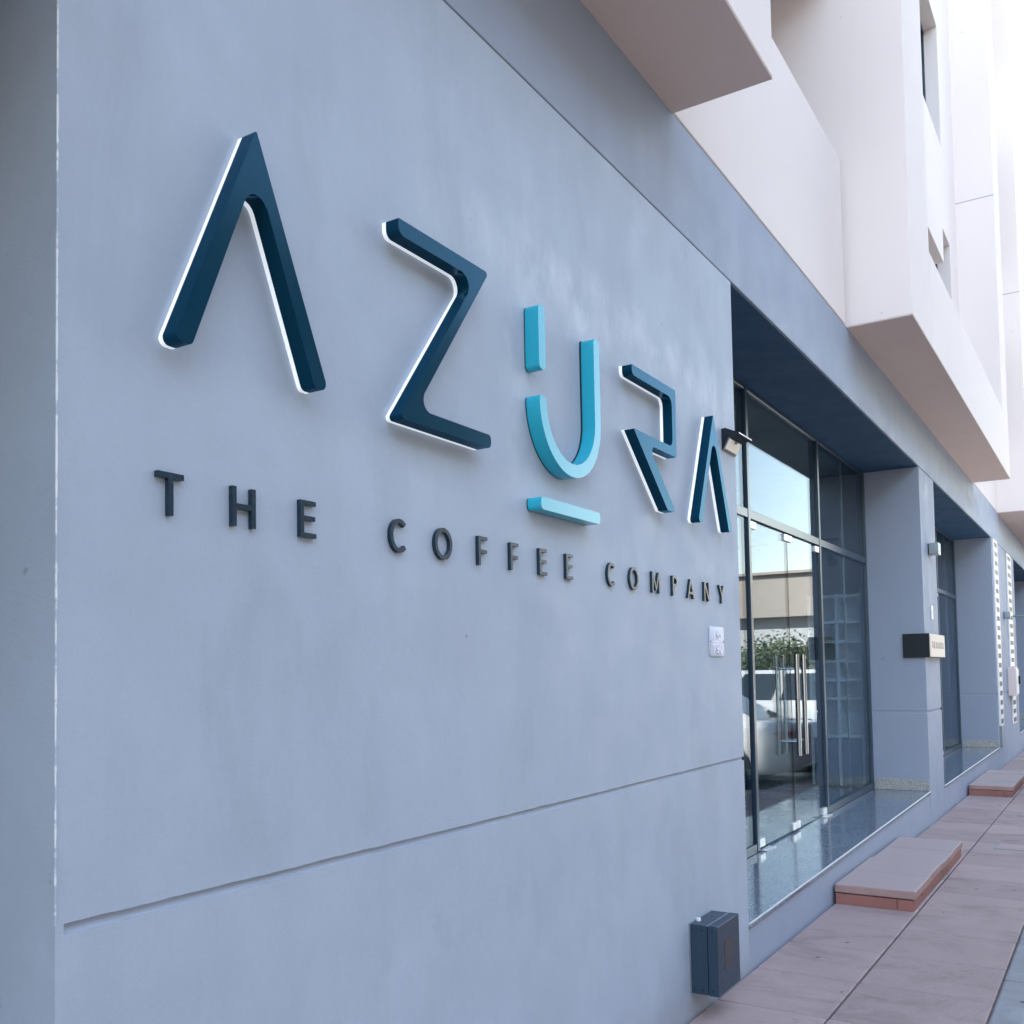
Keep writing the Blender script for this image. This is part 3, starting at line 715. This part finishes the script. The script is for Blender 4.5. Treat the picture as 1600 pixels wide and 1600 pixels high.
# ------------------------------------------------------------------ shop interior furniture
t = thing('shelf_unit', 'white open shelf unit inside the shop behind the right glass panes', 'shelf', (10.95, .62, .25))
bxo('back_panel', (.30, .32, 0.0, .56, .05, 2.10), m_shelf, t)
for yy in (0.0, .24, .525): bxo('upright', (0, .30, yy, yy+.03, .05, 2.10), m_shelf, t)
for z in (.56, .96, 1.16, 1.36, 1.57, 1.78, 2.06): bxo('shelf_board', (.004, .30, .031, .524, z, z+.03), m_shelf, t)
m_cab = gloss('blue_grey_cabinet', (.16, .21, .26), .4)
for yy in (.035, .275): bxo('cabinet_door', (-.012, .004, yy, yy+.2 if yy < .1 else yy+.245, .07, .55), m_cab, t, .003)
t = thing('shop_counter', 'dark low counter inside the shop behind the glass doors', 'counter', (8.6, 2.6, .25))
bxo('counter_body', (0, 2.4, 0, .6, .05, .95), m_wood, t); bxo('counter_top', (-.04, 2.44, -.04, .64, .95, 1.0), m_shelf, t, .006); bxo('plinth', (.05, 2.35, .05, .55, 0, .05), m_black, t)
t = thing('track_light', 'black ceiling track with three spotlights inside the shop', 'lamp', (10.45, .80, 2.86))
bxo('track_rail', (-.02, .02, -.1, 1.2, 0, .03), m_black, t)
for q in range(2): obj('suspension_rod', cyl((0, .1+q*.9, .03), (0, .1+q*.9, .77), .006), m_black, t)
for q in range(3):
    yy = -.02+q*.2
    s = obj('spot_head', cyl((-.03, yy, -.11), (-.12, yy-.03, -.24), .04, .05, 14), m_black, t, True)
    obj('spot_arm', cyl((0, yy, 0.001), (-.04, yy, -.13), .009), m_black, s)

# ------------------------------------------------------------------ vehicles across the pavement (seen mirrored in the doors)
def loft(rings, close=True):
    bm = bmesh.new(); R_ = [[bm.verts.new(p) for p in r] for r in rings]; n = len(rings[0])
    for a, b in zip(R_[:-1], R_[1:]):
        for i in range(n): bm.faces.new((a[i], a[(i+1) % n], b[(i+1) % n], b[i]))
    bm.faces.new(R_[0][::-1]); bm.faces.new(R_[-1]); bmesh.ops.recalc_face_normals(bm, faces=bm.faces[:]); return bm
def car(label, cat, loc, rz, P_, m, name):
    t = thing(name, label, cat, loc, rz)
    rings = []
    for (x, w, zb, zt) in P_['st']:
        half = [(0, zt+.015), (w*.55, zt+.008), (w*.86, zt-.02), (w*.96, zt-.075), (w, zt-.2), (w*1.0, zb+.25), (w*.97, zb+.08), (w*.88, zb), (0, zb)]
        rings.append([(x, y, z) for y, z in half]+[(x, -y, z) for y, z in half[-2:0:-1]])
    obj('body', loft(rings), m, t, True, 40)
    # greenhouse: base and roof outlines
    gb, gr, bz, rz_ = P_['gb'], P_['gr'], P_['bz'], P_['rz']
    def ringz(x0, x1, w, z, crown=0): return [(x0, -w*.93, z), (x0, w*.93, z), (x0+.2, w, z), (x1-.25, w, z), (x1, w*.9, z), (x1, -w*.9, z), (x1-.25, -w, z), (x0+.2, -w, z)]
    lo = ringz(gb[0], gb[1], gb[2], bz-.06); mid = ringz(gr[0], gr[1], gr[2], rz_-.03); top = ringz(gr[0]+.07, gr[1]-.09, gr[2]-.10, rz_+.02)
    obj('cabin', loft([lo, mid, top]), m, t, True, 40)
    def pane(name, c4, ins=.12, push=.006):
        c = [Vector(q) for q in c4]; ce = sum(c, Vector())/4; n = (c[1]-c[0]).cross(c[3]-c[0]).normalized()
        if n.dot(ce-Vector((0, 0, bz))) < 0: n = -n
        p = [ce+(q-ce)*(1-ins) for q in c]; bm = bmesh.new()
        a = [bm.verts.new(q+n*push) for q in p]; b = [bm.verts.new(q-n*.02) for q in p]
        bm.faces.new(a); bm.faces.new(b[::-1])
        for i in range(4): bm.faces.new((a[i], a[(i+1) % 4], b[(i+1) % 4], b[i]))
        bmesh.ops.recalc_face_normals(bm, faces=bm.faces[:]); return obj(name, bm, m_carglass, t)
    lerp = lambda a, b, f: Vector(a).lerp(Vector(b), f)
    up = lambda a, b: lerp(a, b, .14)
    pane('rear_window', [up(lo[0], mid[0]), up(lo[1], mid[1]), mid[1], mid[0]])
    pane('windscreen', [up(lo[5], mid[5]), up(lo[4], mid[4]), mid[4], mid[5]])
    for a, b in ((2, 3), (7, 6)):
        for f0, f1 in P_['side']:
            pane('side_window', [lerp(up(lo[a], mid[a]), up(lo[b], mid[b]), f0), lerp(up(lo[a], mid[a]), up(lo[b], mid[b]), f1), lerp(mid[a], mid[b], f1), lerp(mid[a], mid[b], f0)], .07)
    W_ = P_['w']; r = P_['wr']
    for xw in P_['ax']:
        for s in (-1, 1):
            ya = s*(W_-.20); yb = s*(W_+.004)
            w = obj('wheel', cyl((xw, ya, r), (xw, yb, r), r*.66, n=24), m_rim, t)
            bm = bmesh.new(); n = 28
            prof = [(r*.67, 0), (r*.95, 0), (r, .03), (r, .17), (r*.95, .205), (r*.67, .205)]
            R_ = [[bm.verts.new((xw+q*math.cos(2*math.pi*i/n), ya+s*(yy-.001), r+q*math.sin(2*math.pi*i/n))) for q, yy in prof] for i in range(n)]
            for i in range(n):
                for j in range(6): bm.faces.new((R_[i][j], R_[i][(j+1) % 6], R_[(i+1) % n][(j+1) % 6], R_[(i+1) % n][j]))
            bmesh.ops.recalc_face_normals(bm, faces=bm.faces[:]); obj('tyre', bm, m_tyre, w, True, 50)
            bm = bmesh.new()
            for q in range(5):
                a = 2*math.pi*q/5+.3
                add_cyl(bm, (xw+r*.12*math.cos(a), yb+s*.004, r+r*.12*math.sin(a)), (xw+r*.6*math.cos(a), yb+s*.002, r+r*.6*math.sin(a)), .035, .028, 8)
            obj('spoke', bm, m_rim, w)
            bm = bmesh.new(); n = 20; ri_, ro_ = r*1.01, r*1.22
            A = [[bm.verts.new((xw+q*math.cos(math.pi*i/n), s*(W_-.03+dy), r+q*math.sin(math.pi*i/n))) for q, dy in ((ri_, 0), (ro_, 0), (ro_, .034), (ri_, .034))] for i in range(n+1)]
            for i in range(n):
                for j in range(4): bm.faces.new((A[i][j], A[i][(j+1) % 4], A[i+1][(j+1) % 4], A[i+1][j]))
            bmesh.ops.recalc_face_normals(bm, faces=bm.faces[:]); obj('wheel_arch', bm, m_tyre, t)
    xr, xf = P_['st'][0][0], P_['st'][-1][0]
    for s in (-1, 1):
        z0, z1, ln = P_['tl']
        # wrap-round tail lamp: pointed towards the front along the flank
        yo = s*(W_*P_['tw']); bm = bmesh.new()
        pts = [(xr+.005, yo*.72, z1-.02), (xr+.02, yo*.93, z1), (xr+.16, yo*1.005, z1+.005), (xr+ln, yo*1.035, z1-.035), (xr+ln*.75, yo*1.04, z1-.065), (xr+.15, yo*1.02, z0), (xr+.02, yo*.95, z0), (xr+.005, yo*.72, z0+.02)]
        a = [bm.verts.new(p) for p in pts]; b = [bm.verts.new((p[0]+.04, p[1]*.9, p[2])) for p in pts]
        bm.faces.new(a); bm.faces.new(b[::-1])
        for i in range(8): bm.faces.new((a[i], a[(i+1) % 8], b[(i+1) % 8], b[i]))
        bmesh.ops.triangulate(bm, faces=[f for f in bm.faces if len(f.verts) > 4]); bmesh.ops.recalc_face_normals(bm, faces=bm.faces[:])
        obj('tail_lamp', bm, m_red_l, t)
        bxo('headlamp', (xf-.12, xf+.01, s*W_*.55-.16, s*W_*.55+.16, P_['hl'], P_['hl']+.12), m_lens, t, .02, 2)
        mx = gb[1]-.45; bxo('wing_mirror', (mx-.06, mx+.08, min(s*(W_+.0), s*(W_+.2)), max(s*(W_+.0), s*(W_+.2)), bz-.02, bz+.13), m, t, .03, 2)
        for hx in P_['dh']: bxo('door_handle', (hx, hx+.2, s*W_-.012, s*W_+.02, bz-.17, bz-.14), m, t, .006)
    bxo('plate', (xr-.012, xr+.02, -.26, .26, P_['pz'], P_['pz']+.12), m_wplas, t, .003)
    return t
sed = dict(st=[(-2.30, .62, .36, .93), (-2.22, .80, .30, .985), (-1.9, .87, .24, 1.00), (-1.3, .90, .20, .97), (-.3, .91, .19, .95), (.7, .91, .19, .95), (1.2, .90, .20, .93), (1.8, .87, .22, .86), (2.15, .80, .26, .76), (2.3, .60, .32, .66)],
           gb=(-1.85, 1.15, .80), gr=(-1.0, .22, .60), bz=.98, rz=1.43, side=((.02, .42), (.46, .98)), w=.91, wr=.325, ax=(-1.28, 1.38), tl=(.70, .86, .55), tw=.90, hl=.60, dh=(-.95, .1), pz=.62)
suv = dict(st=[(-2.35, .80, .40, 1.16), (-2.28, .90, .34, 1.20), (-1.6, .94, .30, 1.20), (-.3, .95, .28, 1.18), (.8, .95, .28, 1.16), (1.3, .94, .30, 1.12), (1.9, .91, .32, 1.05), (2.25, .84, .36, .95), (2.4, .66, .40, .85)],
           gb=(-2.33, 1.3, .86), gr=(-2.12, .45, .70), bz=1.20, rz=1.74, side=((.02, .30), (.33, .64), (.67, .98)), w=.95, wr=.37, ax=(-1.4, 1.45), tl=(.82, 1.12, .30), tw=.95, hl=.78, dh=(-1.0, .1), pz=.75)
ZR = lambda x: zg(x)-.135
car('pearl white saloon car parked tail to the pavement, mirrored in the glass doors', 'car', (14.91, -1.10-2.30, ZR(14.9)), rad(-90), sed, m_cars, 'parked_car')
car('tall white off-road car parked beyond the saloon, mirrored in the glass doors', 'car', (18.0, -1.05-2.35, ZR(18)), rad(-90), suv, m_carw, 'parked_car')

# ------------------------------------------------------------------ street beyond: villa, pillar, trees
V_ = thing('villa', 'white walled villa with beige upper storey, mirrored in the glass doors', 'building', (44, -16, zg(44)-.1))
bxo('lower_wall', (1, 14, -8, 9.5, 0, 4.25), m_offw, V_); bxo('upper_storey', (.6, 14, -8.4, 9.9, 4.25, 6.2), m_beige, V_, .02)
bxo('cornice', (.45, 14.1, -8.5, 10.0, 6.2, 6.32), m_beige, V_)
for yy in (-5.5, -1.5, 2.5, 6.0):
    w = bxo('window', (.96, 1.06, yy, yy+1.2, 1.2, 2.9), m_carglass, V_); bxo('window_frame', (.92, 1.03, yy-.08, yy+1.28, 1.08, 1.19), m_offw, w)
    bxo('sill', (.88, 1.02, yy-.1, yy+1.3, 2.91, 3.0), m_offw, w)
t = thing('gate_pillar', 'brown stone clad gate pillar before the villa', 'pillar', (41, -12.35, zg(41)-.1)); bxo('pillar_shaft', (0, .55, 0, .55, 0, 4.3), m_brown, t, .01); bxo('pillar_cap', (-.08, .63, -.08, .63, 4.3, 4.45), m_brown, t, .02)
t = thing('terrace_row', 'long beige row of low houses across the street', 'building', (-30, -30, -.5))
bxo('row_wall', (0, 115, -6, 10, 0, 6.6), m_beige, t); bxo('row_parapet', (-.1, 115.1, 9.8, 10.1, 6.6, 7.3), m_offw, t)
for q in range(22):
    w = bxo('window', (3+q*5, 4.5+q*5, 9.96, 10.05, 1.6, 3.2), m_carglass, t); bxo('window_frame', (2.9+q*5, 4.6+q*5, 9.97, 10.09, 1.45, 1.59), m_offw, w)
def tree(label, loc, h, r, n, seed):
    rg = random.Random(seed); t = thing('street_tree', label, 'tree', loc, 0, 'trees before the villa')
    bm = bmesh.new(); add_cyl(bm, (0, 0, 0), (.05, .04, h*.45), .11, .07, 10)
    cl = []
    for q in range(9):
        a = rg.uniform(0, 6.28); e = Vector((math.cos(a)*r*rg.uniform(.3, .8), math.sin(a)*r*rg.uniform(.3, .8), h*rg.uniform(.5, .92)))
        add_cyl(bm, (.04, .03, h*.4), e, .05, .015, 6); cl.append(e)
    obj('trunk', bm, m_bark, t)
    bm = bmesh.new()
    for q in range(n):
        c = rg.choice(cl); p = c+Vector((rg.gauss(0, r*.28), rg.gauss(0, r*.28), rg.gauss(0, h*.10))); s = rg.uniform(.05, .11)
        u = Vector((rg.gauss(0, 1), rg.gauss(0, 1), rg.gauss(0, .6))).normalized(); vv = u.orthogonal().normalized()
        bm.faces.new([bm.verts.new(p+u*s*a+vv*s*.5*b) for a, b in ((-1, 0), (0, -1), (1, 0), (0, 1))])
    obj('crown', bm, m_leaf, t)
tree('bushy green tree before the villa, left in the door reflection', (38.5, -10.6, zg(38)-.1), 3.0, 1.5, 3800, 1)
tree('lower bushy tree before the villa, middle of the door reflection', (37.5, -8.9, zg(37)-.1), 2.7, 1.2, 3000, 2)
tree('sparse tree before the villa, right in the door reflection', (39.0, -7.9, zg(39)-.1), 3.0, 1.1, 1800, 3)

# apartment block across the street, facing the sign wall
A_ = thing('apartment_block', 'tall plain apartment block across the street opposite the sign wall', 'building', (-48, -17, -.4))
bxo('block_wall', (0, 79, -10, 0, 0, 13.5), m_beige, A_); bxo('block_parapet', (-.1, 79.1, -10.1, .1, 13.5, 14.3), m_offw, A_)
for fl in range(4):
    for q in range(22):
        w = bxo('window', (1.6+q*3.4, 3.2+q*3.4, -.03, .02, 1.0+fl*3.2, 2.6+fl*3.2), m_carglass, A_); bxo('sill', (1.5+q*3.4, 3.3+q*3.4, -.02, .1, .9+fl*3.2, .99+fl*3.2), m_offw, w)

# canopy added out of view over the left bay to darken the wall end
bxo('added_shade_canopy', (-4.70, 0.85, -0.42, -0.003, 3.10, 3.22), m_wall2, B, .01)

# hairline crack running from the step across two slabs
cr = [(7.16, -.521), (7.03, -.585), (6.93, -.653), (6.86, -.66), (6.845, -.69)]
bm = bmesh.new(); L_ = []; R_2 = []
for q, (x, y) in enumerate(cr):
    w = .0032*(1-.6*q/len(cr)); L_.append(bm.verts.new((x+w, y+w, zg(x)+.0022))); R_2.append(bm.verts.new((x-w, y-w, zg(x)+.0022)))
for q in range(len(cr)-1): bm.faces.new((L_[q], L_[q+1], R_2[q+1], R_2[q]))
obj('slab_crack', bm, m_bed, pave)
